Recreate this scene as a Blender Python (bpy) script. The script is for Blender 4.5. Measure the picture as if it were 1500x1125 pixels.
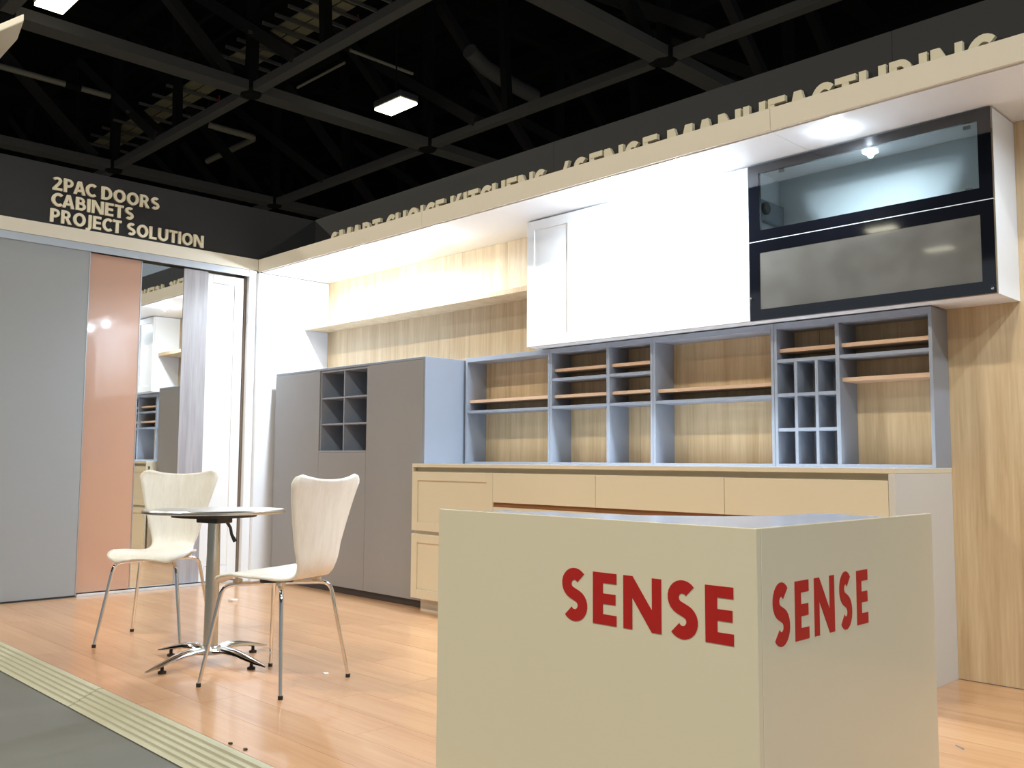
import bpy, bmesh, math, random
from mathutils import Vector, Matrix
random.seed(7)
for o in list(bpy.data.objects): bpy.data.objects.remove(o, do_unlink=True)
SC = bpy.context.scene
COL = SC.collection
R = math.radians

# ------------------------------------------------------------------ camera
cam_d = bpy.data.cameras.new('camera'); cam = bpy.data.objects.new('camera', cam_d); COL.objects.link(cam)
cam_d.sensor_fit = 'HORIZONTAL'; cam_d.sensor_width = 36.0; cam_d.lens = 36.0*1356.25/1500.0
cam_d.clip_start = 0.05; cam_d.clip_end = 200
_r = Vector((0.7016556, 0.71249053, 0.00605561)); _d = Vector((-0.05514594, 0.06277681, -0.99650288)); _f = Vector((-0.71037902, 0.69886789, 0.08333866))
cam.matrix_world = Matrix(((_r.x, -_d.x, -_f.x, 7.06), (_r.y, -_d.y, -_f.y, -4.593), (_r.z, -_d.z, -_f.z, 1.0), (0, 0, 0, 1)))
SC.camera = cam
# ------------------------------------------------------------------ world and exposure
W = bpy.data.worlds.new('hall_ambience'); SC.world = W; W.use_nodes = True
W.node_tree.nodes['Background'].inputs[0].default_value = (0.80, 0.91, 1.0, 1)
W.node_tree.nodes['Background'].inputs[1].default_value = 0.30
SC.view_settings.view_transform = 'Standard'; SC.view_settings.look = 'None'
SC.view_settings.exposure = 0.0; SC.view_settings.gamma = 1.0; SC.view_settings.use_curve_mapping = False
HALL_POWER = 280.0                        # each high-bay lamp of the hall
HALL_COL = (1.0, 0.92, 0.76)
SPOT_COL = (0.75, 0.875, 1.0)              # cool downlights of the booth

# ------------------------------------------------------------------ materials
MATS = {}
def lin(c): return tuple(((v/255.0)/12.92 if v/255.0 <= .04045 else ((v/255.0+.055)/1.055)**2.4) for v in c)
def _new(name):
    m = bpy.data.materials.new(name); m.use_nodes = True; MATS[name] = m
    return m, m.node_tree.nodes, m.node_tree.links, m.node_tree.nodes['Principled BSDF']
def mat(name, col, rough=.5, metal=0., spec=.5, coat=0., var=.0, vscale=6., bump=0., bscale=200., emit=None, estr=0., rvar=0.):
    m, N, L, B = _new(name)
    B.inputs['Base Color'].default_value = (*col, 1); B.inputs['Roughness'].default_value = rough
    B.inputs['Metallic'].default_value = metal; B.inputs['Specular IOR Level'].default_value = spec
    B.inputs['Coat Weight'].default_value = coat; B.inputs['Coat Roughness'].default_value = .04
    tc = N.new('ShaderNodeTexCoord')
    if var or rvar:
        no = N.new('ShaderNodeTexNoise'); no.inputs['Scale'].default_value = vscale; no.inputs['Detail'].default_value = 5
        L.new(tc.outputs['Object'], no.inputs['Vector'])
        if var:
            mx = N.new('ShaderNodeMix'); mx.data_type = 'RGBA'
            mx.inputs[6].default_value = (*[c*(1-var) for c in col], 1); mx.inputs[7].default_value = (*[min(1, c*(1+var)) for c in col], 1)
            L.new(no.outputs['Fac'], mx.inputs[0]); L.new(mx.outputs[2], B.inputs['Base Color'])
        if rvar:
            mr = N.new('ShaderNodeMapRange'); mr.inputs[1].default_value = .3; mr.inputs[2].default_value = .7
            mr.inputs[3].default_value = max(0, rough-rvar); mr.inputs[4].default_value = rough+rvar
            L.new(no.outputs['Fac'], mr.inputs[0]); L.new(mr.outputs[0], B.inputs['Roughness'])
    if bump:
        n2 = N.new('ShaderNodeTexNoise'); n2.inputs['Scale'].default_value = bscale
        L.new(tc.outputs['Object'], n2.inputs['Vector'])
        bp = N.new('ShaderNodeBump'); bp.inputs['Strength'].default_value = bump; bp.inputs['Distance'].default_value = .002
        L.new(n2.outputs['Fac'], bp.inputs['Height']); L.new(bp.outputs['Normal'], B.inputs['Normal'])
    if emit:
        B.inputs['Emission Color'].default_value = (*emit, 1); B.inputs['Emission Strength'].default_value = estr
    return m
def wood(name, c0, c1, axis='z', rough=.45, coat=0., grain=1., rand=.12, spec=.5):
    m, N, L, B = _new(name)
    tc = N.new('ShaderNodeTexCoord'); mp = N.new('ShaderNodeMapping'); oi = N.new('ShaderNodeObjectInfo')
    cx = N.new('ShaderNodeCombineXYZ')
    mu = N.new('ShaderNodeMath'); mu.operation = 'MULTIPLY'; mu.inputs[1].default_value = 37.0
    L.new(oi.outputs['Random'], mu.inputs[0])
    for i in range(3): L.new(mu.outputs[0], cx.inputs[i])
    L.new(tc.outputs['Object'], mp.inputs['Vector']); L.new(cx.outputs[0], mp.inputs['Location'])
    hi, lo = 14.0*grain, .7*grain
    mp.inputs['Scale'].default_value = {'z': (hi, hi, lo), 'x': (lo, hi, hi), 'y': (hi, lo, hi)}[axis]
    n1 = N.new('ShaderNodeTexNoise'); n1.inputs['Scale'].default_value = 1.0; n1.inputs['Detail'].default_value = 6; n1.inputs['Roughness'].default_value = .62; n1.inputs['Distortion'].default_value = .35
    n2 = N.new('ShaderNodeTexNoise'); n2.inputs['Scale'].default_value = 5.5; n2.inputs['Detail'].default_value = 3
    L.new(mp.outputs[0], n1.inputs['Vector']); L.new(mp.outputs[0], n2.inputs['Vector'])
    ad = N.new('ShaderNodeMath'); ad.operation = 'MULTIPLY_ADD'; ad.inputs[1].default_value = .45; L.new(n2.outputs['Fac'], ad.inputs[0]); L.new(n1.outputs['Fac'], ad.inputs[2])
    mr = N.new('ShaderNodeMapRange'); mr.inputs[1].default_value = .48; mr.inputs[2].default_value = 1.0; L.new(ad.outputs[0], mr.inputs[0])
    mx = N.new('ShaderNodeMix'); mx.data_type = 'RGBA'; mx.inputs[6].default_value = (*c0, 1); mx.inputs[7].default_value = (*c1, 1); L.new(mr.outputs[0], mx.inputs[0])
    hs = N.new('ShaderNodeHueSaturation'); L.new(mx.outputs[2], hs.inputs['Color'])
    m3 = N.new('ShaderNodeMapRange'); m3.inputs[3].default_value = 1-rand; m3.inputs[4].default_value = 1+rand; L.new(oi.outputs['Random'], m3.inputs[0]); L.new(m3.outputs[0], hs.inputs['Value'])
    L.new(hs.outputs[0], B.inputs['Base Color'])
    B.inputs['Roughness'].default_value = rough; B.inputs['Coat Weight'].default_value = coat; B.inputs['Coat Roughness'].default_value = .12
    B.inputs['Specular IOR Level'].default_value = spec
    bp = N.new('ShaderNodeBump'); bp.inputs['Strength'].default_value = .06; bp.inputs['Distance'].default_value = .002
    L.new(n2.outputs['Fac'], bp.inputs['Height']); L.new(bp.outputs['Normal'], B.inputs['Normal'])
    return m
def clear_glass(name, tint, fres=1.0, dirt=0.0):
    m, N, L, B = _new(name); N.remove(B)
    out = N['Material Output']; t = N.new('ShaderNodeBsdfTransparent'); t.inputs[0].default_value = (*tint, 1)
    g = N.new('ShaderNodeBsdfGlossy'); g.inputs['Roughness'].default_value = .02
    fr = N.new('ShaderNodeFresnel'); fr.inputs[0].default_value = 1.5
    mx = N.new('ShaderNodeMixShader'); L.new(fr.outputs[0], mx.inputs[0]); L.new(t.outputs[0], mx.inputs[1]); L.new(g.outputs[0], mx.inputs[2])
    L.new(mx.outputs[0], out.inputs[0]); return m

wood('oak_wall', lin((186, 157, 118)), lin((222, 199, 162)), 'z', rough=.5, grain=1.0, rand=.05)
wood('oak_shelf', lin((194, 157, 128)), lin((220, 188, 158)), 'x', rough=.5, rand=.04)
wood('laminate_floor', lin((186, 137, 97)), lin((209, 164, 122)), 'x', rough=.30, coat=.5, grain=.8, rand=.035)
wood('pale_grey_wood', lin((142, 138, 140)), lin((178, 174, 178)), 'z', rough=.4, rand=0)
wood('white_stained_ply', lin((224, 218, 206)), lin((240, 236, 228)), 'z', rough=.42, rand=0, grain=1.6)
mat('white_paint', lin((229, 231, 234)), rough=.45, var=.02)
mat('white_gloss', lin((232, 232, 232)), rough=.16, coat=.3, var=.01)
mat('cream_edge', lin((214, 206, 189)), rough=.5, var=.03)
mat('cream_lacquer', lin((218, 208, 183)), rough=.4, var=.02, vscale=3)
mat('end_panel_white', lin((205, 204, 200)), rough=.45, var=.02)
mat('grey_laminate', lin((146, 145, 146)), rough=.5, var=.03, vscale=4, bump=.05)
mat('grey_door', lin((150, 153, 155)), rough=.55, var=.02, vscale=3)
mat('grey_shelf', lin((146, 153, 166)), rough=.5, var=.03)
mat('peach_gloss', lin((192, 150, 126)), rough=.25, coat=1.0, var=.03, vscale=1.5)
mat('mirror', (.86, .88, .87), rough=.012, metal=1.0)
mat('track_alu', lin((176, 178, 182)), rough=.35, metal=.6)
mat('bright_track', lin((225, 228, 232)), rough=.3, metal=.3)
mat('steel_web', lin((46, 44, 45)), rough=.7, var=.1)
mat('black_board', lin((27, 27, 29)), rough=.7, var=.1, vscale=1.2)
mat('cream_letter', lin((222, 212, 186)), rough=.55)
mat('black_glass', lin((14, 15, 20)), rough=.05, coat=1.0, spec=.6)
mat('dirty_glass', lin((80, 76, 69)), rough=.4, coat=1.0, var=.3, vscale=4.5, rvar=.1)
clear_glass('clear_pane', (.94, .975, .97))
mat('lift_grey', lin((150, 156, 164)), rough=.5)
mat('dark_gap', lin((112, 96, 82)), rough=.7)
wood('brown_recess', lin((120, 78, 42)), lin((150, 100, 58)), 'x', rough=.6, rand=.03)
mat('plinth_dark', lin((58, 52, 50)), rough=.5)
mat('podium_white', lin((222, 213, 188)), rough=.22, coat=.35, var=.012, vscale=2)
mat('desk_top', lin((168, 180, 205)), rough=.22, coat=.2, var=.04)
mat('red_vinyl', lin((176, 26, 22)), rough=.4, var=.06, vscale=30)
mat('chrome', (.78, .78, .78), rough=.09, metal=1.0)
mat('brushed_steel', (.62, .60, .56), rough=.28, metal=1.0, var=.08, vscale=20)
mat('dark_iron', lin((70, 68, 66)), rough=.5, metal=.5)
mat('black_rubber', lin((32, 28, 26)), rough=.7)
mat('concrete', lin((104, 104, 98)), rough=.62, var=.16, vscale=2.2, bump=.15, bscale=40)
mat('ramp_cream', lin((182, 179, 156)), rough=.5, var=.05, vscale=8)
mat('slab_edge', lin((150, 140, 120)), rough=.7, var=.04)
mat('roof_black', lin((9, 9, 12)), rough=.9, var=.2, vscale=.4)
mat('steel_grey', lin((108, 105, 104)), rough=.6, var=.12, vscale=1.5)
mat('steel_dark', lin((12, 12, 14)), rough=.7, var=.1)
mat('pipe_pale', lin((172, 165, 150)), rough=.5, var=.06)
mat('mesh_tan', lin((150, 141, 114)), rough=.7, var=.15, vscale=3)
mat('tag_red', lin((200, 60, 60)), rough=.5)
mat('banner_white', lin((226, 220, 204)), rough=.6, var=.02)
mat('lamp_housing', lin((90, 90, 88)), rough=.5)
mat('high_bay_glow', (1, 1, 1), emit=(1.0, .95, .72), estr=9.0)
mat('downlight_glow', (1, 1, 1), emit=SPOT_COL, estr=14.0)
mat('trim_white', lin((225, 226, 228)), rough=.35)
mat('scrap_white', lin((228, 226, 220)), rough=.7, var=.03)
mat('scrap_metal', lin((180, 182, 188)), rough=.3, metal=.8)

# ------------------------------------------------------------------ mesh helpers
class MB:
    def __init__(s): s.bm = bmesh.new()
    def box(s, x0, x1, y0, y1, z0, z1):
        v = [s.bm.verts.new(p) for p in ((x0,y0,z0),(x1,y0,z0),(x1,y1,z0),(x0,y1,z0),(x0,y0,z1),(x1,y0,z1),(x1,y1,z1),(x0,y1,z1))]
        for f in ((3,2,1,0),(4,5,6,7),(0,1,5,4),(1,2,6,5),(2,3,7,6),(3,0,4,7)): s.bm.faces.new([v[i] for i in f])
        return s
    def prism(s, pts, axis, a, b):
        """extrude a 2D polygon along an axis between a and b (counter-clockwise or not, normals fixed later)"""
        def P(p, t): return {'x': (t, p[0], p[1]), 'y': (p[0], t, p[1]), 'z': (p[0], p[1], t)}[axis]
        A = [s.bm.verts.new(P(p, a)) for p in pts]; Bv = [s.bm.verts.new(P(p, b)) for p in pts]
        n = len(pts); s.bm.faces.new(A); s.bm.faces.new(Bv[::-1])
        for i in range(n): s.bm.faces.new((A[i], Bv[i], Bv[(i+1) % n], A[(i+1) % n]))
        return s
    def tube(s, pts, r, n=12, cap=True):
        pts = [Vector(p) for p in pts]; rings = []
        rr = r if isinstance(r, (list, tuple)) else [r]*len(pts)
        t0 = (pts[1]-pts[0]).normalized(); up = Vector((0, 0, 1)) if abs(t0.z) < .9 else Vector((1, 0, 0))
        nrm = t0.cross(up).normalized()
        for i, p in enumerate(pts):
            t = (pts[min(i+1, len(pts)-1)]-pts[max(i-1, 0)]).normalized()
            nrm = (nrm-t*nrm.dot(t)).normalized(); b = t.cross(nrm)
            rings.append([s.bm.verts.new(p+(nrm*math.cos(2*math.pi*k/n)+b*math.sin(2*math.pi*k/n))*rr[i]) for k in range(n)])
        for a, b in zip(rings, rings[1:]):
            for k in range(n): s.bm.faces.new((a[k], a[(k+1) % n], b[(k+1) % n], b[k]))
        if cap: s.bm.faces.new(rings[0][::-1]); s.bm.faces.new(rings[-1])
        return s
    def lathe(s, prof, n=32, c=(0, 0, 0)):
        rings = []
        for r, z in prof:
            rings.append([s.bm.verts.new((c[0]+r*math.cos(2*math.pi*k/n), c[1]+r*math.sin(2*math.pi*k/n), c[2]+z)) for k in range(n)] if r > 1e-6 else [s.bm.verts.new((c[0], c[1], c[2]+z))])
        for a, b in zip(rings, rings[1:]):
            for k in range(n):
                if len(a) == 1 and len(b) == 1: continue
                if len(a) == 1: s.bm.faces.new((a[0], b[k], b[(k+1) % n]))
                elif len(b) == 1: s.bm.faces.new((a[k], a[(k+1) % n], b[0]))
                else: s.bm.faces.new((a[k], a[(k+1) % n], b[(k+1) % n], b[k]))
        return s
    def mesh(s, name, m, smooth=False, bevel=0.):
        bmesh.ops.recalc_face_normals(s.bm, faces=s.bm.faces)
        if bevel: bmesh.ops.bevel(s.bm, geom=list(s.bm.edges), offset=bevel, segments=2, profile=.5, affect='EDGES', clamp_overlap=True)
        me = bpy.data.meshes.new(name); s.bm.to_mesh(me); s.bm.free()
        if m: me.materials.append(MATS[m])
        if smooth:
            for p in me.polygons: p.use_smooth = True
            try: me.set_sharp_from_angle(angle=R(38))
            except Exception: pass
        return me
    def build(s, name, m, parent=None, smooth=False, bevel=0.):
        return link(name, s.mesh(name, m, smooth, bevel), parent)
def link(name, me, parent=None, loc=None):
    o = bpy.data.objects.new(name, me); COL.objects.link(o)
    if parent: o.parent = parent
    if loc: o.location = loc
    return o
def box(name, m, parent, x0, x1, y0, y1, z0, z1, bevel=0.):
    """a box whose coordinates are in the parent's frame (the parents here are unrotated: world minus base)"""
    if parent is not None:
        b = parent.get('base') or (0, 0, 0); x0 -= b[0]; x1 -= b[0]; y0 -= b[1]; y1 -= b[1]; z0 -= b[2]; z1 -= b[2]
    return MB().box(x0, x1, y0, y1, z0, z1).build(name, m, parent, bevel=bevel)
def tag(o, label, cat, group=None):
    o['label'] = label; o['category'] = cat
    if group: o['group'] = group
    return o
def thing(name, label, cat, base=(0, 0, 0), rz=0., group=None):
    o = bpy.data.objects.new(name, None); COL.objects.link(o); o.empty_display_size = .1
    o.location = base; o.rotation_euler = (0, 0, rz); o['base'] = base
    return tag(o, label, cat, group)
def struct(o): o['kind'] = 'structure'; return o
def copy_tree(o, parent=None):
    c = o.copy(); COL.objects.link(c); c.parent = parent
    for ch in list(o.children):
        copy_tree(ch, c)
    return c
def area(name, parent, loc, sx, sy, power, col, rot=(0, 0, 0), spread=180):
    d = bpy.data.lights.new(name, 'AREA'); d.shape = 'RECTANGLE'; d.size = sx; d.size_y = sy; d.energy = power; d.color = col; d.spread = R(spread)
    o = bpy.data.objects.new(name, d); COL.objects.link(o); o.parent = parent; o.location = loc; o.rotation_euler = rot
    return o

# ================================================================== STRUCTURE
XR = 6.75                                   # right end of booth walls
# floor platform with laminate planks
fl = struct(box('floor', 'slab_edge', None, 0.0, 8.3, -2.955, 0.0, -.052, -.009))
PL, PW, TH = 1.285, .1955, .008
cache = {}
y = -2.953; row = 0
while y < -.004:
    w = min(PW, -.002-y)
    x = .002 - random.choice((0, .32, .64, .96)) - .16*(row % 2)
    while x < 8.298:
        a, b = max(x, .002), min(x+PL-.0012, 8.298)
        if b-a > .05:
            key = (round(b-a, 3), round(w, 3))
            if key not in cache: cache[key] = MB().box(0, b-a, 0, w-.0012, 0, TH).mesh('plank', 'laminate_floor')
            link('plank', cache[key], fl, (a, y, -TH))
        x += PL
    y += PW; row += 1
# concrete hall floor
struct(box('floor_concrete', 'concrete', None, -30, 30, -34, 30, -.30, -.056))
mat('hall_wall', lin((66, 68, 72)), rough=.8, var=.1, vscale=.3)
struct(box('wall_hall_left', 'hall_wall', None, -30.4, -30, -34, 30, -.05, 11.19))
struct(box('wall_hall_back', 'hall_wall', None, -30, 30, 29.6, 30, -.05, 11.19))
# stepped cream edging ramp in sections along the front of the platform
prof = [(-2.957, -.052), (-2.957, .001), (-2.972, .002)]
yy = -2.972
for k in range(5):
    z0 = .002-k*.0098; prof += [(yy-.013, z0-.002), (yy-.0145, z0-.0095), (yy-.0205, z0-.0095)]; yy -= .022
    prof += [(yy, .002-(k+1)*.0098)]
prof += [(-3.098, -.052)]
secs = [-.9, .98, 2.855, 4.73, 6.6, 8.3]
for i in range(5):
    struct(MB().prism(prof, 'x', secs[i]+.004, secs[i+1]-.004).build('trim_%d' % (i+1), 'ramp_cream'))

# back wall: backing board and oak veneer panels
wb = struct(box('wall_back', 'slab_edge', None, -.12, XR, .013, .06, 0.0, 2.60))
px_ = [.034, 1.14, 2.334, 3.528, 4.722, 5.916, XR]
for a, b in zip(px_, px_[1:]):
    link('panel', MB().box(0, b-a-.002, -.0125, 0, 0.002, 2.583).mesh('panel', 'oak_wall', bevel=.0006), wb, (a+.001, .0128, 0))
# left wall: white niche side, jamb and carcass behind the sliding doors
wl = struct(box('wall_left', 'white_paint', None, -.12, .032, -.690, .012, 0.0, 2.58))
box('jamb', 'white_paint', wl, -.10, -.004, -.760, -.6905, 0.0, 2.60, bevel=.002)
box('carcass', 'slab_edge', wl, -.20, -.13, -2.955, -.6905, 0.0, 2.6)
box('gap_strip', 'dark_gap', wl, -.128, -.05, -.778, -.7605, 0.0, 2.53)

# canopy over the kitchen: soffit boards and cream fascia boards
can = thing('canopy', 'white canopy with a cream fascia over the kitchen display, housing the downlights', 'canopy', (3.3, -.34, 2.58))
jx = [-.004, 2.197, 4.841, XR]
for a, b in zip(jx, jx[1:]):
    box('soffit_board', 'white_paint', can, a+(.037 if a < 0 else .001), b-.001, -.664, .011, 2.584, 2.602)
    box('fascia_board', 'cream_edge', can, a+.001, b-.001, -.683, -.6645, 2.590, 2.70, bevel=.001)
box('top_board', 'slab_edge', can, 0, XR, -.664, .06, 2.6025, 2.62)
# cream band above the sliding doors
band = struct(box('trim_left', 'cream_edge', None, -.03, -.004, -2.955, -.684, 2.602, 2.70, bevel=.001))
box('band_back', 'slab_edge', band, -.20, -.031, -2.955, -.684, 2.602, 2.66)

# ================================================================== SIGNS with raised letters
def arc(cx, cy, rx, ry, a0, a1, n=12): return [(cx+rx*math.cos(R(a0+(a1-a0)*k/n)), cy+ry*math.sin(R(a0+(a1-a0)*k/n))) for k in range(n+1)]
SS = arc(.30, .705, .187, .187, 38, 248, 14)+arc(.30, .298, .190, .190, 68, -142, 14)
V = lambda x, a=0., b=1.: ('s', [(x, a), (x, b)], .1)
Hh = lambda y, a, b: ('s', [(a, y), (b, y)], .09)
GL = {  # bold sans capitals: 's' = stroke (spine, half width), 'p' = polygon; then the width
    'I': ([V(.1)], .2), 'L': ([V(.1), Hh(.09, .05, .52)], .52), 'E': ([V(.1), Hh(.09, .05, .54), Hh(.51, .05, .51), Hh(.91, .05, .54)], .54),
    'F': ([V(.1), Hh(.48, .05, .51), Hh(.91, .05, .53)], .53), 'T': ([V(.29, 0, .9), Hh(.91, 0, .58)], .58), 'H': ([V(.1), V(.62), Hh(.52, .1, .62)], .72),
    'N': ([('p', [(0, 0), (.18, 0), (.18, .66), (.54, 0), (.76, 0), (.76, 1), (.58, 1), (.58, .34), (.22, 1), (0, 1)])], .76),
    'M': ([('p', [(0, 0), (.18, 0), (.18, .70), (.38, 0), (.55, 0), (.75, .70), (.75, 0), (.93, 0), (.93, 1), (.665, 1), (.465, .30), (.265, 1), (0, 1)])], .93),
    'A': ([('p', [(0, 0), (.2, 0), (.46, 1), (.26, 1)]), ('p', [(.74, 0), (.54, 0), (.28, 1), (.48, 1)]), ('p', [(.13, .2), (.61, .2), (.57, .37), (.17, .37)])], .74),
    'K': ([V(.1), ('p', [(.15, .34), (.45, 1), (.69, 1), (.33, .46)]), ('p', [(.25, .50), (.40, .64), (.71, 0), (.47, 0)])], .71),
    '/': ([('p', [(0, 0), (.16, 0), (.5, 1), (.34, 1)])], .5),
    'C': ([('s', arc(.40, .5, .30, .41, 48, 312, 18), .1)], .62), 'G': ([('s', arc(.40, .5, .30, .41, 48, 300, 18), .1), V(.59, .06, .5), Hh(.47, .38, .69)], .69),
    'O': ([('s', arc(.40, .5, .30, .41, 0, 360, 28), .1)], .80),
    'D': ([V(.1), ('s', [(.06, .91), (.22, .91)]+arc(.25, .5, .34, .41, 88, -88, 16)+[(.22, .09), (.06, .09)], .095)], .69),
    'P': ([V(.1), ('s', [(.06, .91), (.26, .91)]+arc(.27, .68, .22, .23, 88, -88, 12)+[(.26, .45), (.06, .45)], .09)], .59),
    'R': ([V(.1), ('s', [(.06, .91), (.26, .91)]+arc(.27, .69, .21, .22, 88, -88, 12)+[(.26, .47), (.06, .47)], .09), ('p', [(.22, .47), (.42, .47), (.67, 0), (.44, 0)])], .67),
    'B': ([V(.1), ('s', [(.06, .91), (.26, .91)]+arc(.27, .72, .19, .19, 88, -88, 12)+[(.26, .53), (.06, .53)], .085), ('s', [(.06, .53), (.28, .53)]+arc(.30, .31, .23, .22, 88, -88, 12)+[(.28, .09), (.06, .09)], .09)], .62),
    'S': ([('s', SS, .1)], .60), 'J': ([('s', [(.2, 1), (.2, .12), (.185, .0), (.13, -.09), (.04, -.12), (-.06, -.11)], .098)], .30),
    'U': ([('s', [(.1, 1), (.1, .42)]+arc(.36, .36, .26, .27, 175, 365, 14)+[(.62, .42), (.62, 1)], .1)], .72),
    '2': ([('s', [(.05, .79), (.13, .87), (.26, .91), (.39, .86), (.44, .73), (.40, .59), (.28, .40), (.12, .18)], .095), Hh(.09, 0, .57)], .57),
}
def solid(bm, item, f):
    """one stroke or polygon as a closed slab; f(u, v, d) places it, d is 0 or 1 through the thickness"""
    if item[0] == 'p':
        A = [bm.verts.new(f(u, v, 1)) for u, v in item[1]]; B = [bm.verts.new(f(u, v, 0)) for u, v in item[1]]; n = len(A)
        bm.faces.new(A); bm.faces.new(B[::-1])
        for k in range(n): bm.faces.new((A[k], B[k], B[(k+1) % n], A[(k+1) % n]))
        return
    q = [Vector(p) for p in item[1]]; h = item[2]; rows = []
    closed = (q[0]-q[-1]).length < 1e-4
    for k, p in enumerate(q):
        a = q[k-1] if k else (q[-2] if closed else q[0]); b = q[k+1] if k < len(q)-1 else (q[1] if closed else q[-1])
        t = (b-a).normalized(); n = Vector((-t.y, t.x))
        l, r = p+n*h, p-n*h
        rows.append([bm.verts.new(f(c.x, c.y, d)) for c, d in ((l, 1), (r, 1), (r, 0), (l, 0))])
    for a, b in zip(rows, rows[1:]):
        for k in range(4): bm.faces.new((a[k], a[(k+1) % 4], b[(k+1) % 4], b[k]))
    if not closed: bm.faces.new(rows[0]); bm.faces.new(rows[-1][::-1])
def letter_mesh(ch, f, m, parent):
    b = MB()
    for k, it in enumerate(GL[ch][0]): solid(b.bm, it, lambda u, v, d, k=k: f(u, v, d*(1+.035*k)))
    return b.build('letter', m, parent)
def text_letters(txt, parent, m, place, width, cap, depth):
    """raised letters, one mesh each; place(u, v, w) maps text plane coordinates to the parent frame"""
    adv = []; x = 0.
    prev = ''
    for ch in txt:
        if ch == ' ': x += .30; prev = ''; continue
        if prev+ch in ('PA', 'FA', 'AC', 'AT', 'CA'): x -= .07
        if prev+ch == 'LU': x += .03
        adv.append((ch, x)); x += GL[ch][1]+.085; prev = ch
    k = width/(x-.085)
    for ch, u0 in adv: letter_mesh(ch, lambda u, v, d, u0=u0: place((u0+u)*k, v*cap, d*depth), m, parent)
sg = thing('fascia_sign', 'black sign board above the sliding doors with three lines of cream raised lettering', 'sign', (-.03, -1.7, 2.70))
box('sign_board', 'black_board', sg, -.07, -.03, -2.955, -.118, 2.703, 3.148)
for txt, w_, z0, y0 in (('2PAC DOORS', .795, 2.960, -2.346), ('CABINETS', .60, 2.841, -2.350), ('PROJECT SOLUTION', 1.18, 2.721, -2.354)):
    text_letters(txt, sg, 'cream_letter', lambda u, v, d, z0=z0, y0=y0: (0.0+d, y0+u+1.7, z0+v-2.70), w_, .099, .016)
sb = thing('fascia_sign', 'long black sign board above the canopy whose cream letters are half hidden by the fascia', 'sign', (3.3, -.1, 2.62))
sbx = [-.03, 2.9, 5.20, XR]
for a, b in zip(sbx, sbx[1:]): box('sign_board', 'black_board', sb, a+.001, b-.001, -.116, -.08, 2.622, 3.157)
for txt, x0, x1 in (('SMART CHOICE KITCHENS', .265, 2.855), ('/', 2.955, 3.06), ('SENSE', 3.10, 3.775), ('MANUFACTURING', 3.85, 5.69)):
    text_letters(txt, sb, 'cream_letter', lambda u, v, d, x0=x0: (x0+u-3.3, -.0165-d, 2.795+v-2.62), x1-x0, .19, .026)

# ================================================================== SLIDING DOORS of the left wall
def sdoor(label, m, x1, y0, y1, z0, z1):
    t = thing('sliding_door', label, 'door', (x1, (y0+y1)/2, z0), group='sliding door samples along the left wall')
    return t
d = sdoor('wide plain grey sliding door at the left edge', 'grey_door', -.02, -2.95, -2.064, 0, 2.555)
box('bottom_seal', 'plinth_dark', d, -.040, -.022, -2.95, -2.064, .0005, .0115)
box('door_leaf', 'grey_door', d, -.044, -.018, -2.95, -2.064, .012, 2.55, bevel=.002)
box('edge_strip', 'track_alu', d, -.046, -.016, -2.0638, -2.0585, .012, 2.55)
d = sdoor('glossy peach sliding door between the grey door and the mirror', 'peach_gloss', -.05, -2.058, -1.655, .022, 2.555)
box('door_leaf', 'peach_gloss', d, -.084, -.058, -2.10, -1.658, .022, 2.545, bevel=.0015)
box('edge_strip', 'track_alu', d, -.086, -.056, -1.6575, -1.651, .022, 2.545)
d = sdoor('mirror sliding door reflecting the kitchen', 'mirror', -.05, -1.65, -1.312, .022, 2.53)
box('mirror_leaf', 'mirror', d, -.084, -.060, -1.649, -1.313, .022, 2.53)
d = sdoor('pale grey wood-grain sliding door beside the mirror', 'pale_grey_wood', -.05, -1.31, -1.103, .022, 2.53)
box('door_leaf', 'pale_grey_wood', d, -.084, -.056, -1.311, -1.104, .022, 2.54, bevel=.0015)
d = sdoor('white framed sliding door next to the kitchen niche', 'white_gloss', -.05, -1.102, -.78, .022, 2.53)
box('inset_panel', 'white_gloss', d, -.084, -.069, -1.06, -.858, .142, 2.455)
box('stile', 'white_gloss', d, -.086, -.060, -.861, -.781, .022, 2.53, bevel=.0015)
box('stile', 'white_gloss', d, -.086, -.060, -1.102, -1.058, .022, 2.53, bevel=.0015)
box('rail', 'white_gloss', d, -.086, -.060, -1.0575, -.8615, .022, .140, bevel=.0015)
box('rail', 'white_gloss', d, -.086, -.060, -1.0575, -.8615, 2.457, 2.53, bevel=.0015)
tr = thing('door_track', 'grey aluminium head track above the sliding doors', 'track', (-.05, -1.8, 2.56))
box('head_rail', 'track_alu', tr, -.12, -.012, -2.95, -.762, 2.556, 2.600)
box('track_lip', 'track_alu', tr, -.012, -.008, -2.95, -.762, 2.545, 2.600)
bt = thing('door_track', 'bright aluminium floor track under the peach, mirror and white doors', 'track', (-.05, -1.4, 0))
box('floor_rail', 'bright_track', bt, -.12, -.006, -2.056, -.762, .0, .011)
box('rail_rib', 'bright_track', bt, -.014, -.007, -2.05, -.762, .0115, .02)

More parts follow.
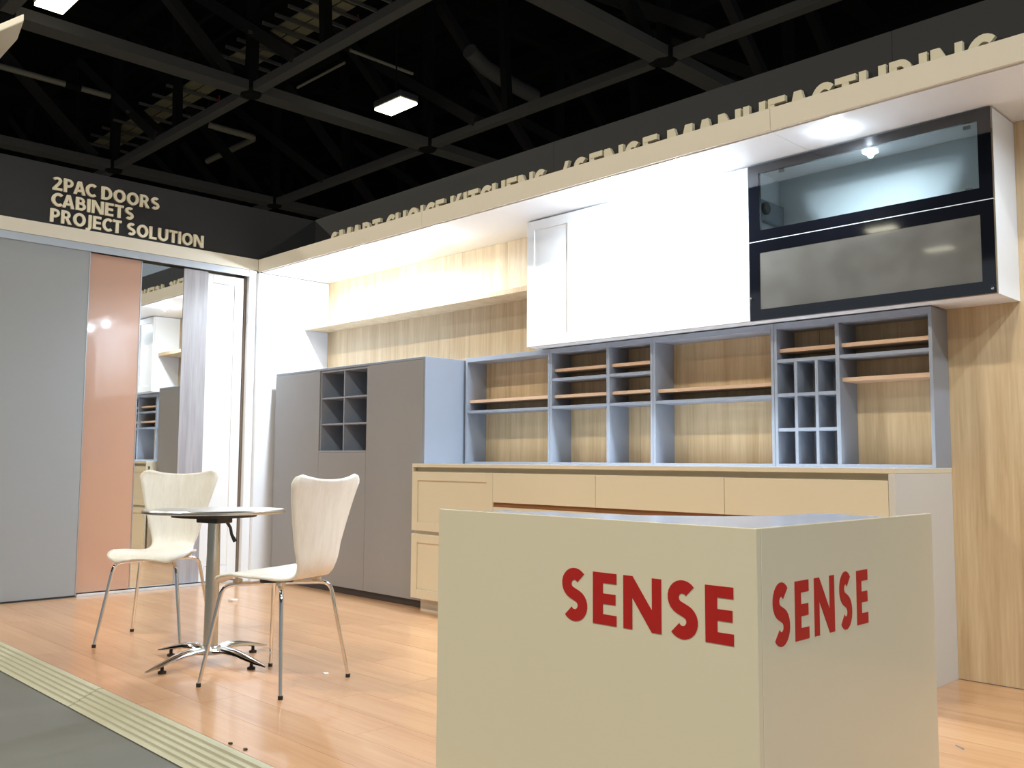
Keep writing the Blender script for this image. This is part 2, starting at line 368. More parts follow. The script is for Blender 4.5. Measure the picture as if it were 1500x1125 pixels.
# ================================================================== TALL GREY CABINET
tc = thing('tall_cabinet', 'tall grey cabinet with a six-hole open niche beside the white niche wall', 'cabinet', (1.09, -.28, 0))
x0, x1, yf, zt = .092, 2.083, -.54, 1.725
box('side_panel', 'grey_laminate', tc, x0, x0+.018, yf+.022, -.002, .047, zt-.018)
box('side_panel', 'grey_shelf', tc, x1-.018, x1, yf+.001, -.002, .047, zt, bevel=.002)
box('top_panel', 'grey_shelf', tc, x0, x1-.0185, yf+.001, -.002, zt-.0175, zt, bevel=.0015)
box('plinth', 'plinth_dark', tc, x0+.01, x1-.01, yf+.018, yf+.05, .0, .0465)
box('carcass', 'grey_laminate', tc, x0+.0185, .752, -.50, -.01, .06, 1.70)
box('carcass', 'grey_laminate', tc, 1.414, x1-.0185, -.50, -.01, .06, 1.70)
box('carcass', 'grey_laminate', tc, .7525, 1.4135, -.50, -.01, .06, 1.055)
box('door', 'grey_laminate', tc, x0, .764, yf, yf+.020, .05, zt-.020, bevel=.0012)
box('door', 'grey_laminate', tc, 1.4005, x1-.020, yf, yf+.020, .05, zt-.020, bevel=.0012)
box('door', 'grey_laminate', tc, .7665, 1.398, yf, yf+.020, .05, 1.062, bevel=.0012)
nf = yf+.012
box('niche_back', 'grey_laminate', tc, .7665, 1.398, -.06, -.045, 1.0565, 1.705)
box('niche_side', 'grey_shelf', tc, .7665, .779, nf, -.0605, 1.076, 1.690)
box('niche_side', 'grey_shelf', tc, 1.3855, 1.398, nf, -.0605, 1.076, 1.690)
box('niche_floor', 'grey_shelf', tc, .7665, 1.398, yf, -.0605, 1.0635, 1.0755)
box('niche_top', 'grey_shelf', tc, .7665, 1.398, nf, -.0605, 1.6905, 1.7055)
box('divider', 'grey_shelf', tc, 1.076, 1.088, nf+.004, -.0605, 1.076, 1.690)
for k in (1, 2):
    z = 1.076+.2047*k
    box('niche_shelf', 'grey_shelf', tc, .7795, 1.0755, nf+.004, -.0605, z-.006, z+.006)
    box('niche_shelf', 'grey_shelf', tc, 1.0885, 1.385, nf+.004, -.0605, z-.006, z+.006)

# ================================================================== WALL SHELF (long board over the tall cabinet)
ws = thing('wall_shelf', 'long oak shelf board on the back wall above the tall grey cabinet', 'shelf', (1.45, -.12, 2.135))
for a, b in ((.034, 1.498), (1.4995, 2.825)): box('board', 'oak_wall', ws, a, b, -.242, -.001, 2.137, 2.172, bevel=.001)

# ================================================================== OPEN SHELF UNITS
SY, ZB, ZT = -.19, .9825, 1.736
def unit(label, a, b, th=.017):
    t = thing('shelf_unit', label, 'shelf', ((a+b)/2, -.095, ZB), group='grey open shelf units on the worktop')
    box('side_panel', 'grey_shelf', t, a, a+th, SY, -.001, ZB, ZT, bevel=.001)
    box('side_panel', 'grey_shelf', t, b-th, b, SY, -.001, ZB, ZT, bevel=.001)
    box('top_panel', 'grey_shelf', t, a+th+.0002, b-th-.0002, SY, -.001, ZT-.030, ZT)
    box('bottom_panel', 'grey_shelf', t, a+th+.0002, b-th-.0002, SY, -.001, ZB, ZB+.014)
    return t
def shelf(t, a, b, z, m='grey_shelf', y0=SY+.002, th=.017):
    return box('shelf' if m == 'grey_shelf' else 'oak_shelf', m, t, a+.0003, b-.0003, y0, -.001, z-th/2, z+th/2, bevel=.001)
u = unit('grey open shelf unit touching the tall cabinet, one oak shelf inside', 2.11, 2.936)
shelf(u, 2.127, 2.919, 1.349); shelf(u, 2.127, 2.919, 1.424, 'oak_shelf', -.163, .02)
u = unit('grey open shelf unit with two bays and four short oak shelves', 2.938, 3.766)
box('divider', 'grey_shelf', u, 3.414, 3.438, SY, -.001, ZB+.0145, ZT-.0305, bevel=.001)
for a, b in ((2.955, 3.414), (3.438, 3.749)):
    for z in (1.352, 1.532): shelf(u, a, b, z)
    for z in (1.423, 1.594): shelf(u, a, b, z, 'oak_shelf', -.163, .02)
u = unit('wide grey open shelf unit with a single long oak shelf below the white wall doors', 3.768, 4.558)
shelf(u, 3.785, 4.541, 1.351); shelf(u, 3.785, 4.541, 1.418, 'oak_shelf', -.163, .02)
u = unit('grey open shelf unit at the right end with nine small pigeonholes', 4.560, 5.378)
box('divider', 'grey_shelf', u, 4.901, 4.922, SY, -.001, ZB+.0145, ZT-.0305, bevel=.001)
shelf(u, 4.577, 4.901, 1.535); shelf(u, 4.577, 4.901, 1.592, 'oak_shelf', -.163, .02)
shelf(u, 4.922, 5.361, 1.534); shelf(u, 4.922, 5.361, 1.593, 'oak_shelf', -.163, .02); shelf(u, 4.922, 5.361, 1.419, 'oak_shelf', -.163, .02)
for z in (1.355, 1.173): shelf(u, 4.577, 4.901, z)
for xx in (4.682, 4.797): box('upright', 'grey_shelf', u, xx-.008, xx+.008, SY+.001, -.001, ZB+.0145, 1.526)
box('pigeonhole_back', 'grey_laminate', u, 4.5775, 4.9005, -.02, -.0015, ZB+.0145, 1.526)

# ================================================================== BASE CABINETS and WORKTOP
BX0, BX1, BY = 2.085, 5.378, -.645
wk = thing('worktop', 'thin cream-edged worktop with a white top along the base cabinets', 'worktop', (3.73, -.32, .958))
box('edge_board', 'cream_lacquer', wk, BX0, BX1, BY, -.001, .958, .9765, bevel=.001)
box('top_sheet', 'white_gloss', wk, BX0, BX1, BY, -.001, .977, .982)
def base(label, a, b):
    t = thing('base_cabinet', label, 'cabinet', ((a+b)/2, -.33, 0), group='cream base cabinets below the worktop')
    box('carcass', 'cream_lacquer', t, a, b, BY+.040, -.001, .087, .9575)
    box('kickboard', 'cream_edge', t, a+(.035 if a < 2.2 else 0), b, BY+.06, BY+.075, .0, .0865)
    return t
def shaker(t, a, b, z0, z1, y0, name='drawer', m='cream_lacquer', fr=.058, th=.020):
    f = MB(); bse = t['base']
    X0, X1, Z0, Z1 = a-bse[0], b-bse[0], z0-bse[2], z1-bse[2]; Y0 = y0-bse[1]
    o = MB().box(X0+fr-.004, X1-fr+.004, Y0+.009, Y0+th, Z0+fr-.004, Z1-fr+.004).build(name, m, t)
    MB().box(X0, X0+fr, Y0, Y0+th, Z0, Z1).build('stile', m, o, bevel=.002); MB().box(X1-fr, X1, Y0, Y0+th, Z0, Z1).build('stile', m, o, bevel=.002)
    MB().box(X0+fr, X1-fr, Y0, Y0+th, Z0, Z0+fr).build('rail', m, o, bevel=.002); MB().box(X0+fr, X1-fr, Y0, Y0+th, Z1-fr, Z1).build('rail', m, o, bevel=.002)
    return o
b1 = base('cream base cabinet with framed drawers at the left end of the worktop', BX0, 2.882)
shaker(b1, BX0+.001, 2.881, .535, .928, BY); shaker(b1, BX0+.001, 2.881, .088, .513, BY)
box('handle_rail', 'cream_edge', b1, BX0+.004, 2.881, BY+.022, BY+.04, .5135, .5345)
box('side_lip', 'cream_lacquer', b1, BX0, BX0+.012, BY, BY+.0395, .9285, .9575)
for k, (a, b, lb) in enumerate(((2.8825, 3.7095, 'flat-fronted cream base cabinet with a brown grip recess, second from the left'), (3.710, 4.535, 'flat-fronted cream base cabinet with a brown grip recess, third from the left'), (4.5355, 5.376, 'flat-fronted cream base cabinet at the right end with a pale side panel'))):
    t = base(lb, a, b if k < 2 else 5.3495)
    e = b if k < 2 else 5.3495
    box('drawer', 'cream_lacquer', t, a+.0012, e-.0012, BY, BY+.020, .748, .928, bevel=.001)
    box('grip_recess', 'brown_recess', t, a+.001, e-.001, BY+.012, BY+.0395, .7205, .7475)
    box('drawer', 'cream_lacquer', t, a+.0012, e-.0012, BY, BY+.020, .40, .720, bevel=.001)
    box('drawer', 'cream_lacquer', t, a+.0012, e-.0012, BY, BY+.020, .088, .396, bevel=.001)
    if k == 2:
        box('end_panel', 'end_panel_white', t, 5.350, 5.3775, BY, -.001, .0, .9575, bevel=.001)

# ================================================================== WALL CABINETS
UY, UZ0, UZ1 = -.305, 1.743, 2.578
def wallcab(label, a, b):
    t = thing('wall_cabinet', label, 'cabinet', ((a+b)/2, -.15, UZ0), group='wall cabinets under the canopy')
    return t
for a, b, lb in ((2.835, 3.257, 'narrow white framed wall cabinet nearest the oak shelf board'), (3.258, 3.876, 'white framed wall cabinet in the middle of the white run'), (3.877, 4.490, 'white framed wall cabinet touching the black glass doors')):
    t = wallcab(lb, a, b)
    box('carcass', 'white_paint', t, a, b, UY+.021, -.001, UZ0, UZ1)
    shaker(t, a+.001, b-.001, UZ0+.001, UZ1-.004, UY, 'door', 'white_gloss', .064)
g = wallcab('wall cabinet with two black framed glass lift-up doors', 4.4915, 5.704)
a, b = 4.4915, 5.704
box('side_panel', 'white_paint', g, b-.018, b, UY+.021, -.001, UZ0, UZ1); box('side_panel', 'white_paint', g, a, a+.018, UY+.021, -.001, UZ0, UZ1)
box('top_panel', 'white_paint', g, a+.0185, b-.0185, UY+.021, -.001, UZ1-.018, UZ1); box('bottom_panel', 'white_paint', g, a+.0185, b-.0185, UY+.021, -.001, UZ0, UZ0+.018)
box('middle_shelf', 'white_paint', g, a+.0185, b-.0185, UY+.03, -.001, 2.155, 2.171); box('back_panel', 'white_paint', g, a+.0185, b-.0185, -.012, -.001, UZ0+.0185, UZ1-.0185)
def lift(z0, z1, gz0, gz1, pane):
    bs = g['base']
    gx0, gx1 = a+.062, b-.058
    f = MB().box(a+.001-bs[0], gx0-bs[0], UY-.001-bs[1], UY+.019-bs[1], z0-bs[2], z1-bs[2]).box(gx1-bs[0], b-.001-bs[0], UY-.001-bs[1], UY+.019-bs[1], z0-bs[2], z1-bs[2])
    f.box(gx0-bs[0], gx1-bs[0], UY-.001-bs[1], UY+.019-bs[1], z0-bs[2], gz0-bs[2]).box(gx0-bs[0], gx1-bs[0], UY-.001-bs[1], UY+.019-bs[1], gz1-bs[2], z1-bs[2])
    fr = f.build('lift_door', 'black_glass', g)
    MB().box(gx0-bs[0], gx1-bs[0], UY-bs[1], UY+.005-bs[1], gz0-bs[2], gz1-bs[2]).build('pane', pane, fr)
    return fr
l1 = lift(2.165, UZ1-.003, 2.220, 2.528, 'clear_pane'); l1['label'] = 'upper glass door with a clear pane'
l2 = lift(UZ0+.001, 2.160, 1.800, 2.100, 'dirty_glass'); l2['label'] = 'lower glass door with a smeared grey pane'
box('edge_strip', 'bright_track', g, a+.002, b-.002, UY-.001, UY+.01, 2.1608, 2.1642)
lm = box('lift_mechanism', 'lift_grey', g, a+.019, a+.05, -.265, -.02, 2.290, 2.405, bevel=.006)
bs = g['base']; MB().lathe([(0, 0), (.034, 0), (.034, .014), (.028, .02), (0, .02)], 24).build('pivot_disc', 'lamp_housing', g, smooth=True)
pd = g.children[-1] if g.children[-1].name.startswith('pivot') else [c for c in g.children if c.name.startswith('pivot')][0]
pd.rotation_euler = (0, R(90), 0); pd.location = (a+.051-bs[0], -.228-bs[1], 2.355-bs[2])
for xx, zz in ((4.66, 2.522), (5.58, 2.514), (5.58, 2.226)): box('hinge_clip', 'lift_grey', g, xx, xx+.03, UY+.02, UY+.028, zz-.008, zz+.008)
for xx in (4.503, 5.69): MB().lathe([(0, 0), (.006, 0), (.006, .012), (0, .014)], 12).build('catch', 'chrome', l2, smooth=True)
for c, xx in zip([c for c in l2.children if c.name.startswith('catch')], (4.503, 5.69)):
    c.rotation_euler = (R(90), 0, 0); c.location = (xx-bs[0], UY-.001-bs[1], 1.86-bs[2] if xx < 5 else 1.762-bs[2])

# ================================================================== DOWNLIGHTS
DL = [(.50, 50, 'leftmost canopy downlight above the tall cabinet'), (1.25, 58, 'second canopy downlight from the left, over the tall cabinet niche'),
      (2.12, 24, 'third canopy downlight from the left, over the gap before the white wall cabinets'), (3.68, 60, 'fourth canopy downlight, in front of the narrow white wall cabinet'),
      (4.18, 60, 'fifth canopy downlight, in front of the middle white wall cabinets'), (5.07, 26, 'clearly visible round canopy downlight in front of the black glass doors'),
      (6.38, 26, 'unseen downlight added past the black glass doors to light the right soffit')]  # last one is unseen, added to brighten the right soffit and cabinet side
for x, p, lb in DL:
    t = thing('downlight', lb, 'lamp', (x, -.50, 2.584), group='round downlights in the canopy')
    MB().lathe([(.040, 0), (.056, 0), (.055, -.0015), (.048, -.003), (.040, -.003), (.040, 0)], 32).build('trim_ring', 'trim_white', t, smooth=True)
    MB().lathe([(.0395, -.001), (.0395, -.004), (.030, -.010), (.015, -.013), (0, -.014)], 32).build('lens', 'downlight_glow', t, smooth=True)
    dl = bpy.data.lights.new('downlight_lamp', 'AREA'); dl.shape = 'DISK'; dl.size = .075; dl.energy = p*.46; dl.color = SPOT_COL; dl.spread = R(165)
    lo = bpy.data.objects.new('downlight_lamp', dl); COL.objects.link(lo); lo.parent = t; lo.location = (0, 0, -.016)
    dl = bpy.data.lights.new('downlight_spill', 'POINT'); dl.energy = p*(.26 if x < 5 else .08); dl.color = SPOT_COL; dl.shadow_soft_size = .012
    lo = bpy.data.objects.new('downlight_spill', dl); COL.objects.link(lo); lo.parent = t; lo.location = (0, 0, -.034)

# ================================================================== RECEPTION COUNTER
PX, PY, PZ = 6.008, -2.826, .86
pc = thing('reception_counter', 'cream white corner counter with red SENSE lettering in the foreground', 'counter', (5.5, -2.35, 0))
box('front_panel', 'podium_white', pc, 4.962, PX-.0005, PY, PY+.018, .0, PZ, bevel=.0012)
box('side_panel', 'podium_white', pc, PX-.018, PX, PY+.0185, -1.884, .0, PZ, bevel=.0012)
zt = .850
inner = [(5.03, -2.58), (5.15, -2.555), (5.27, -2.52), (5.37, -2.492), (5.45, -2.455), (5.55, -2.38), (5.61, -2.32), (5.652, -2.255), (5.685, -2.16), (5.70, -2.06), (5.713, -1.945)]
pts = [(4.99, PY+.0185), (PX-.0185, PY+.0185), (PX-.0185, -1.972), (5.92, -1.972)] + inner[::-1] + [(4.99, -2.58)]
MB().prism([(p[0]-5.5, p[1]+2.35) for p in pts], 'z', zt-.02, zt).build('desk_top', 'desk_top', pc)
box('end_panel', 'podium_white', pc, 4.962, 4.98, PY+.0185, -2.60, .0, zt-.021)
box('end_panel', 'podium_white', pc, 5.73, PX-.0185, -1.995, -1.977, .0, zt-.021)
box('under_shelf', 'white_paint', pc, 4.981, 5.70, PY+.0185, -2.62, .42, .438)
# flat red letters
FUT = {'E': [('p', [(0, 0), (1, 0), (1, .2), (.43, .2), (.43, .4), (.96, .4), (.96, .6), (.43, .6), (.43, .8), (1, .8), (1, 1), (0, 1)])],
       'N': [('p', [(0, 0), (.24, 0), (.24, .60), (.75, 0), (1, 0), (1, 1), (.76, 1), (.76, .40), (.25, 1), (0, 1)])]}
_x = [p[0] for p in SS]
def glyph_obj(ch, u0, u1, z0, z1, face):
    b = MB()
    if ch == 'S': items = [('s', SS, .113)]; nx = lambda u: (u-.0)/.60
    else: items = FUT[ch]; nx = lambda u: u
    for it in items:
        def f(u, v, d):
            U = u0+nx(u)*(u1-u0); Z = z0+v*(z1-z0)
            return (U-5.5, PY-.0001-.0011*d+2.35, Z) if face == 'front' else (PX+.0001+.0011*d-5.5, U+2.35, Z)
        solid(b.bm, it, f)
    b.build('letter', 'red_vinyl', pc)
for ch, u0, u1 in (('S', 5.451, 5.534), ('E', 5.553, 5.627), ('N', 5.648, 5.759), ('S', 5.777, 5.858), ('E', 5.878, 5.950)): glyph_obj(ch, u0, u1, .6065 if ch != 'S' else .604, .731 if ch != 'S' else .734, 'front')
for ch, u0, u1 in (('S', -2.765, -2.693), ('E', -2.669, -2.606), ('N', -2.580, -2.482), ('S', -2.456, -2.392), ('E', -2.365, -2.304)): glyph_obj(ch, u0, u1, .6045 if ch != 'S' else .602, .736 if ch != 'S' else .739, 'side')

# ================================================================== BISTRO TABLE
tb = thing('bistro_table', 'small round steel bistro table between the two white chairs', 'table', (2.68, -2.37, 0), R(15))
MB().lathe([(0, .009), (.325, .009), (.338, .008), (.343, .002), (.343, -.008), (.335, -.012), (.30, -.012), (.0, -.012)], 64).build('table_top', 'brushed_steel', tb, smooth=True)
tt = tb.children[0]; tt.location = (0, 0, .744); tt.rotation_euler = (R(-.60), R(-.68), 0)
MB().lathe([(0, .729), (.205, .729), (.205, .716), (0, .716)], 48).build('support_disc', 'dark_iron', tb)
br = MB().box(-.075, .075, -.05, .05, .685, .7155).build('tilt_bracket', 'dark_iron', tb, bevel=.004)
hd = MB().tube([(.050, .035, .690), (.055, .055, .66), (.060, .06, .625), (.070, .075, .590)], [.009, .008, .008, .011], 8).build('tilt_handle', 'dark_iron', br, smooth=True)
MB().lathe([(0, .6895), (.030, .6895), (.0335, .40), (.0345, .085), (.0, .085)], 32).build('column', 'brushed_steel', tb, smooth=True)
MB().lathe([(0, .0845), (.046, .0845), (.060, .062), (.060, .045), (0, .045)], 32).build('base_hub', 'brushed_steel', tb, smooth=True)
for k in range(4):
    m = MB(); secs = [(.045, .056, .036, .024), (.11, .064, .034, .023), (.18, .059, .031, .020), (.25, .046, .027, .017), (.32, .031, .020, .012), (.38, .020, .006, .005)]
    rings = []
    for r, z, hw, hh in secs:
        rings.append([m.bm.verts.new((r, hw*math.cos(a), z+hh*math.sin(a)-(.0 if math.sin(a) > 0 else -hh*.5*abs(math.sin(a))))) for a in [2*math.pi*j/14 for j in range(14)]])
    for A, Bq in zip(rings, rings[1:]):
        for j in range(14): m.bm.faces.new((A[j], A[(j+1) % 14], Bq[(j+1) % 14], Bq[j]))
    m.bm.faces.new(rings[0]); m.bm.faces.new(rings[-1])
    arm = m.build('foot_arm', 'chrome', tb, smooth=True); arm.rotation_euler = (0, 0, R(90*k))
    MB().lathe([(0, 0), (.019, 0), (.019, .010), (.008, .014), (.008, .034), (0, .034)], 16, (.285, 0, 0)).build('levelling_pad', 'black_rubber', arm, smooth=True)

# ================================================================== SHELL CHAIRS
def catmull(P, n):
    P = [Vector(p) for p in P]; out = []
    for i in range(len(P)-1):
        p0, p1, p2, p3 = P[max(i-1, 0)], P[i], P[i+1], P[min(i+2, len(P)-1)]
        for k in range(n):
            t = k/n; out.append(.5*((2*p1)+(-p0+p2)*t+(2*p0-5*p1+4*p2-p3)*t*t+(-p0+3*p1-3*p2+p3)*t**3))
    out.append(P[-1]); return out
def lerp_tab(T, s):
    for (a, va), (b, vb) in zip(T, T[1:]):
        if s <= b:
            t = (s-a)/(b-a); t = t if b-a > .3 else t*t*(3-2*t); return va+(vb-va)*t
    return T[-1][1]
def chair_shell():
    # centre line (forward = -y local), z up, from the front lip to the top of the back
    cl = catmull([(-.222, .457), (-.195, .474), (-.13, .482), (-.04, .477), (.07, .470), (.155, .472), (.21, .493), (.240, .543), (.255, .62), (.270, .74), (.288, .85), (.308, .932)], 5)
    S = [0.0]
    for a, b in zip(cl, cl[1:]): S.append(S[-1]+(b-a).length)
    tot = S[-1]
    WT = [(0, .200), (.12, .222), (.24, .218), (.36, .172), (.44, .134), (.485, .124), (.52, .126), (.95, .236), (1.0, .236)]
    WT = [(k*tot, v) for k, v in WT]
    nu = 21; rows = []
    bm = bmesh.new()
    for i, (p, s) in enumerate(zip(cl, S)):
        t = (cl[min(i+1, len(cl)-1)]-cl[max(i-1, 0)]).normalized(); n = Vector((-t.y, t.x))   # points up / toward the sitter
        w = lerp_tab(WT, s)
        dtop, dfr = tot-s, s
        rc = .05
        if dtop < rc: w -= rc*(1-math.sqrt(max(0, 1-((rc-dtop)/rc)**2)))
        if dfr < .07: w -= .07*(1-math.sqrt(max(0, 1-((.07-dfr)/.07)**2)))
        fs = max(0, min(1, (.62*tot-s)/(.25*tot)))          # seat-ness
        row = []
        for k in range(nu):
            u = -1+2*k/(nu-1)
            off = 0.0
            seat = max(0, min(1, (.44*tot-s)/(.14*tot))); back = 1-seat
            off += seat*(.012*u*u) - .030*(u*u)*max(0, 1-s/(.16*tot))*seat + back*(.030*u*u*min(1, max(0, (s-.45*tot)/(.2*tot))))
            sag = .020*(1-u*u)*(1-dtop/.25) if dtop < .25 else 0
            q = p+n*off-t*sag
            row.append(bm.verts.new((u*w, q.x, q.y)))
        rows.append(row)
    for A, B in zip(rows, rows[1:]):
        for k in range(nu-1): bm.faces.new((A[k], A[k+1], B[k+1], B[k]))
    bmesh.ops.recalc_face_normals(bm, faces=bm.faces)
    me = bpy.data.meshes.new('shell'); bm.to_mesh(me); bm.free(); me.materials.append(MATS['white_stained_ply'])
    for f in me.polygons: f.use_smooth = True
    return me
def make_chair(label, loc, rz):
    t = thing('shell_chair', label, 'chair', loc, rz, 'white moulded shell chairs at the bistro table')
    sh = link('seat_shell', chair_shell(), t)
    so = sh.modifiers.new('thickness', 'SOLIDIFY'); so.thickness = .012; so.offset = -1 
    MB().lathe([(0, .4615), (.075, .4615), (.075, .450), (0, .450)], 24, (0, -.01, 0)).build('mount_plate', 'dark_iron', t)
    for sx in (-1, 1):
        for sy in (-1, 1):
            d = Vector((sx*.7071, sy*.7071, 0)); c = Vector((0, -.005, 0))
            def P(r, z): return c+d*r+Vector((0, 0, z))
            pts = [P(.03, .443), P(.12, .442), P(.19, .441), P(.214, .437), P(.232, .426), P(.243, .408), P(.249, .385)]+[P(.249+(.327-.249)*k/6, .385-(.385-.012)*k/6) for k in range(1, 7)]
            lg = MB().tube(pts, [.0095]*7+[.0095-.0015*k/6 for k in range(1, 7)], 12).build('leg', 'chrome', t, smooth=True)
            q = P(.328, 0); MB().lathe([(0, .0), (.0105, .0), (.0105, .016), (.0, .0165)], 14, (q.x, q.y, 0)).build('foot_cap', 'black_rubber', lg, smooth=True)
            q = P(.175, .451); MB().box(q.x-.016, q.x+.016, q.y-.016, q.y+.016, .4505, .4665).build('spacer', 'cream_edge', t, bevel=.003)
    return t
def face(dx, dy): return math.atan2(dy, dx)+math.pi/2      # local -y looks along (dx, dy)
make_chair('white shell chair facing the camera, left of the bistro table', (1.929, -2.318, 0), face(.69, -.72))
make_chair('white shell chair seen from behind, right of the bistro table', (3.263, -2.344, 0), face(-.948, -.318))

# ================================================================== SCRAPS on the floor
def scrap(label, loc, pts, m, h=.004, rz=0.):
    o = MB().prism(pts, 'z', 0, h).build('scrap', m, None, bevel=.0008); o.location = loc; o.rotation_euler = (0, 0, rz)
    return tag(o, label, 'scrap', 'scraps left on the laminate floor')
scrap('white paper scrap on the floor behind the bistro table', (.907, -1.347, .0003), [(0, 0), (.05, .01), (.075, .035), (.04, .05), (.005, .03)], 'scrap_white', .016)
scrap('white paper scrap on the floor in front of the right chair', (3.256, -2.094, .0003), [(0, 0), (.03, -.006), (.038, .012), (.012, .02)], 'scrap_white', .003)
scrap('thin metal strip on the floor right of the counter', (5.752, -1.078, .0003), [(0, 0), (.035, -.03), (.04, -.024), (.005, .006)], 'scrap_metal', .003)
scrap('dark crumb at the edge of the cream ramp', (3.966, -2.944, .0003), [(0, 0), (.014, .003), (.012, .012), (.002, .01)], 'plinth_dark', .006)
scrap('second dark crumb further along the cream ramp', (4.059, -2.936, .0003), [(0, 0), (.016, -.004), (.017, .008), (.004, .011)], 'plinth_dark', .005)

# ================================================================== HALL ROOF
HZ = 7.0
roof = struct(box('ceiling', 'roof_black', None, -45, 30, -45, 40, 11.2, 11.4))
for k, yy in enumerate([-6+1.9*i for i in range(18)]):
    link('purlin', (cache.setdefault('purlin', MB().box(-30, 14, -.06, .06, -.22, 0).mesh('purlin', 'steel_dark'))), roof, (0, yy, 11.198))
XN = [-18.0, -12.28, -6.56, -.97, 4.7]; YN = [-4.8, -1.03, 2.72, 6.48, 10.24, 14.0]
def beam(name, m, parent, p, q, w, h):
    """rectangular bar between two points, width w (horizontal) and height h"""
    p, q = Vector(p), Vector(q); t = (q-p).normalized(); sd = t.cross(Vector((0, 0, 1)))
    sd = sd.normalized() if sd.length > 1e-4 else Vector((1, 0, 0)); up = sd.cross(t)
    b = MB(); V = []
    for c in (p, q):
        for a_, b_ in ((-1, -1), (1, -1), (1, 1), (-1, 1)): V.append(b.bm.verts.new(c+sd*w/2*a_+up*h/2*b_))
    for f in ((3, 2, 1, 0), (4, 5, 6, 7), (0, 1, 5, 4), (1, 2, 6, 5), (2, 3, 7, 6), (3, 0, 4, 7)): b.bm.faces.new([V[i] for i in f])
    return b.build(name, m, parent)
names_y = {-18.0: 'farthest left beyond the sliding doors', -12.28: 'just above the 2PAC DOORS sign', -6.56: 'left of the glowing high-bay lamp', -.97: 'upper right above the long sign', 4.7: 'nearest the camera, over the counter'}
for xn in XN:
    t = thing('roof_truss', 'grey roof truss running front to back, '+names_y[xn], 'truss', (xn, 0, HZ), group='steel roof trusses of the hall')
    ys = YN
    for a, b in zip(ys, ys[1:]): beam('bottom_chord', 'steel_grey', t, (0, a+.13, .09), (0, b-.13, .09), .34, .16)
    beam('top_chord', 'steel_dark', t, (0, ys[0], 3.2), (0, ys[-1], 3.2), .26, .2)
    for i, (a, b) in enumerate(zip(ys, ys[1:])):
        beam('web_post', 'steel_dark', t, (0, a, .2), (0, a, 3.1), .16, .16)
        beam('web_diagonal', 'steel_web' if i % 2 else 'steel_dark', t, (0, a+.2, 3.05), (0, b-.4, .2), .17, .17)
names_x = {-4.8: 'behind the camera', -1.03: 'at the top left above the hanging white banner', 2.72: 'crossing above the catwalk', 6.48: 'behind the glowing high-bay lamp', 10.24: 'far behind the long sign', 14.0: 'farthest back in the hall'}
for yn in YN:
    t = thing('roof_truss', 'grey roof truss running left to right, '+names_x[yn], 'truss', (0, yn, HZ), group='steel roof trusses of the hall')
    for a, b in zip(XN, XN[1:]): beam('bottom_chord', 'steel_grey', t, (a+.22, 0, .07), (b-.22, 0, .07), .17, .14)
    beam('top_chord', 'steel_dark', t, (XN[0], 0, 3.0), (XN[-1], 0, 3.0), .22, .2)
    for i in range(4):
        xb = -15.0+4.95*i
        beam('web_diagonal', 'steel_web', t, (xb-4.3, 0, 3.0), (xb, 0, .17), .26, .2)
        if i: beam('web_diagonal', 'steel_dark', t, (xb-4.2, 0, .17), (xb-4.4, 0, 2.9), .14, .14)
    for xn in XN: MB().lathe([(0, -.02), (.15, -.02), (.2, .05), (.2, .2), (0, .2)], 12, (xn, 0, 0)).build('node', 'roof_black', t)
# catwalk of mesh deck panels above the middle truss
cw = thing('catwalk', 'tan mesh catwalk hanging in the roof above the sliding doors', 'catwalk', (-9, 3.08, 8.0))
for a, b in ((-13.9, -11.45), (-11.4, -8.95), (-7.65, -6.1), (-6.05, -4.5), (-4.45, -2.9)):
    for y0, y1 in ((-.24, -.015), (.015, .25)):
        MB().box(a+9, b+9, y0, y1, 0, .03).build('deck_panel', 'mesh_tan', cw)
    for k in range(4):
        xx = a+9+.15+(b-a)*k/4; beam('cross_bar', 'steel_grey', cw, (xx, -.55, -.05), (xx, .50, -.05), .035, .05)
beam('edge_rail', 'steel_dark', cw, (-4.9, .26, 1.0), (6.2, .26, 1.0), .05, .05); beam('edge_rail', 'steel_dark', cw, (-4.9, -.28, 1.0), (6.2, -.28, 1.0), .05, .05)
for xx in (-2.15, -.35, 4.25):
    MB().box(xx-.11, xx+.11, .41, .53, -.2, -.13).box(xx-.01, xx+.01, .46, .48, -.13, .035).build('warning_tag', 'tag_red', cw)['label'] = 'small red tag hanging under the catwalk'
# pipes and duct
pp = thing('pipe', 'pale bent pipe in the roof right of the catwalk', 'pipe', (-12.2, 5.3, 8.5))
MB().tube([(0, -.58, 0), (0, .42, 0), (-.02, .54, 0), (-.12, .60, 0), (-2.4, .6, 0)], .075, 10).build('pipe_run', 'pipe_pale', pp, smooth=True)
MB().tube([(0, -.58, 0), (0, -.58, 1.2)], .03, 8).build('pipe_hanger', 'steel_dark', pp)
pp = thing('pipe', 'pale straight pipe in the roof at the left edge', 'pipe', (-12.12, .5, 8.5))
MB().tube([(0, -3.5, 0), (0, 1.13, 0)], .06, 10).build('pipe_run', 'pipe_pale', pp, smooth=True); MB().tube([(0, 1.43, 0), (0, 2.02, 0)], .06, 10).build('pipe_run', 'pipe_pale', pp, smooth=True)
MB().tube([(0, 1.13, 0), (0, 1.43, 0)], .075, 10).build('pipe_sleeve', 'roof_black', pp)
pp = thing('duct', 'dark bent air duct in the roof right of the high-bay lamp', 'duct', (-5.6, 7.5, 8.5))
MB().tube([(.14, -.95, .15), (.05, -.5, .02), (-.08, .1, 0), (-.18, .7, 0), (-.24, 1.2, 0)], .15, 12).build('duct_run', 'steel_grey', pp, smooth=True)
pp = thing('conduit', 'thin pale conduit in the roof above the high-bay lamp', 'pipe', (-6.2, 4.6, 8.2))
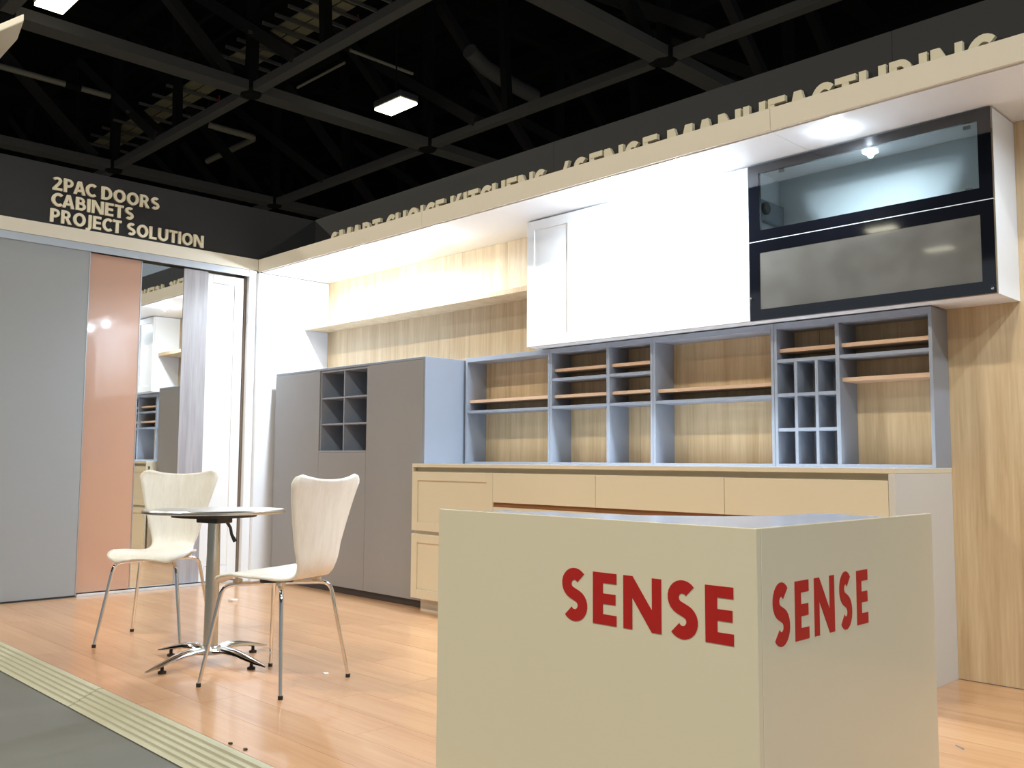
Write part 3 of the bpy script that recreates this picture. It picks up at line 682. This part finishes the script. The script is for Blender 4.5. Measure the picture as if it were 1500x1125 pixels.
MB().tube([(0, -.2, 0), (.0, 1.2, 0)], .03, 8).build('pipe_run', 'pipe_pale', pp); MB().tube([(-2.1, .03, 0), (-.5, .03, 0)], .025, 8).build('pipe_run', 'pipe_pale', pp)
# high-bay lamps
def highbay(x, y, label):
    t = thing('high_bay_lamp', label, 'lamp', (x, y, HZ), group='high-bay lamps of the hall')
    m = MB(); n = 6
    MB().box(-.38, .38, -.2, .2, .03, .16).build('housing', 'lamp_housing', t, bevel=.03)
    MB().box(-.36, .36, -.18, .18, -.012, .029).build('diffuser', 'high_bay_glow', t, bevel=.008)
    MB().tube([(0, 0, .16), (0, 0, 3.9)], .015, 6).build('drop_rod', 'steel_dark', t)
    if y > -12: area('high_bay_light', t, (0, 0, -.03), .7, .36, HALL_POWER*(1.1 if x > 10 else 1), (.84, .95, 1.0) if x > 10 else HALL_COL)  # the added right-hand side lights shine cooler than the other lamps
for x, y, lb in ((-5.27, 4.72, 'glowing high-bay lamp in the middle of the dark ceiling'), (-5.48, -.66, 'glowing high-bay lamp cut off by the top left edge'), (-5.5, -6.0, 'high-bay lamp behind the left side'), (.6, -6.0, 'high-bay lamp behind the camera'), (6.7, -6.0, 'high-bay lamp above and behind the counter'), (-2.97, -19.2, 'high-bay lamp far behind the camera'), (-2.78, -22.5, 'farthest high-bay lamp behind the camera'), (.6, 4.72, 'high-bay lamp behind the long sign'), (-5.5, -11.3, 'unseen high-bay lamp added behind the camera on the left to soften shadows'), (6.7, -11.3, 'unseen high-bay lamp added behind the camera on the right to soften shadows'), (12.6, -.66, 'unseen cool lamp added right of the booth as side light'), (12.6, -6.0, 'unseen cool lamp added right of and behind the counter as side light')):  # last four are unseen: two added to soften shadows, two as side light
    highbay(x, y, lb)
# hanging white banner box at the top left
bn = thing('hanging_banner', 'white hanging box banner cut off at the top left corner', 'banner', (-.2, -2.75, 3.95))
MB().prism([(-.9, -.35), (.62, .03), (.28, .09), (-.9, .12)], 'z', 0, .06).build('banner_box', 'banner_white', bn, bevel=.01)
MB().tube([(-.3, 0, .06), (-.3, 0, 3.1)], .006, 6).build('wire', 'steel_dark', bn)
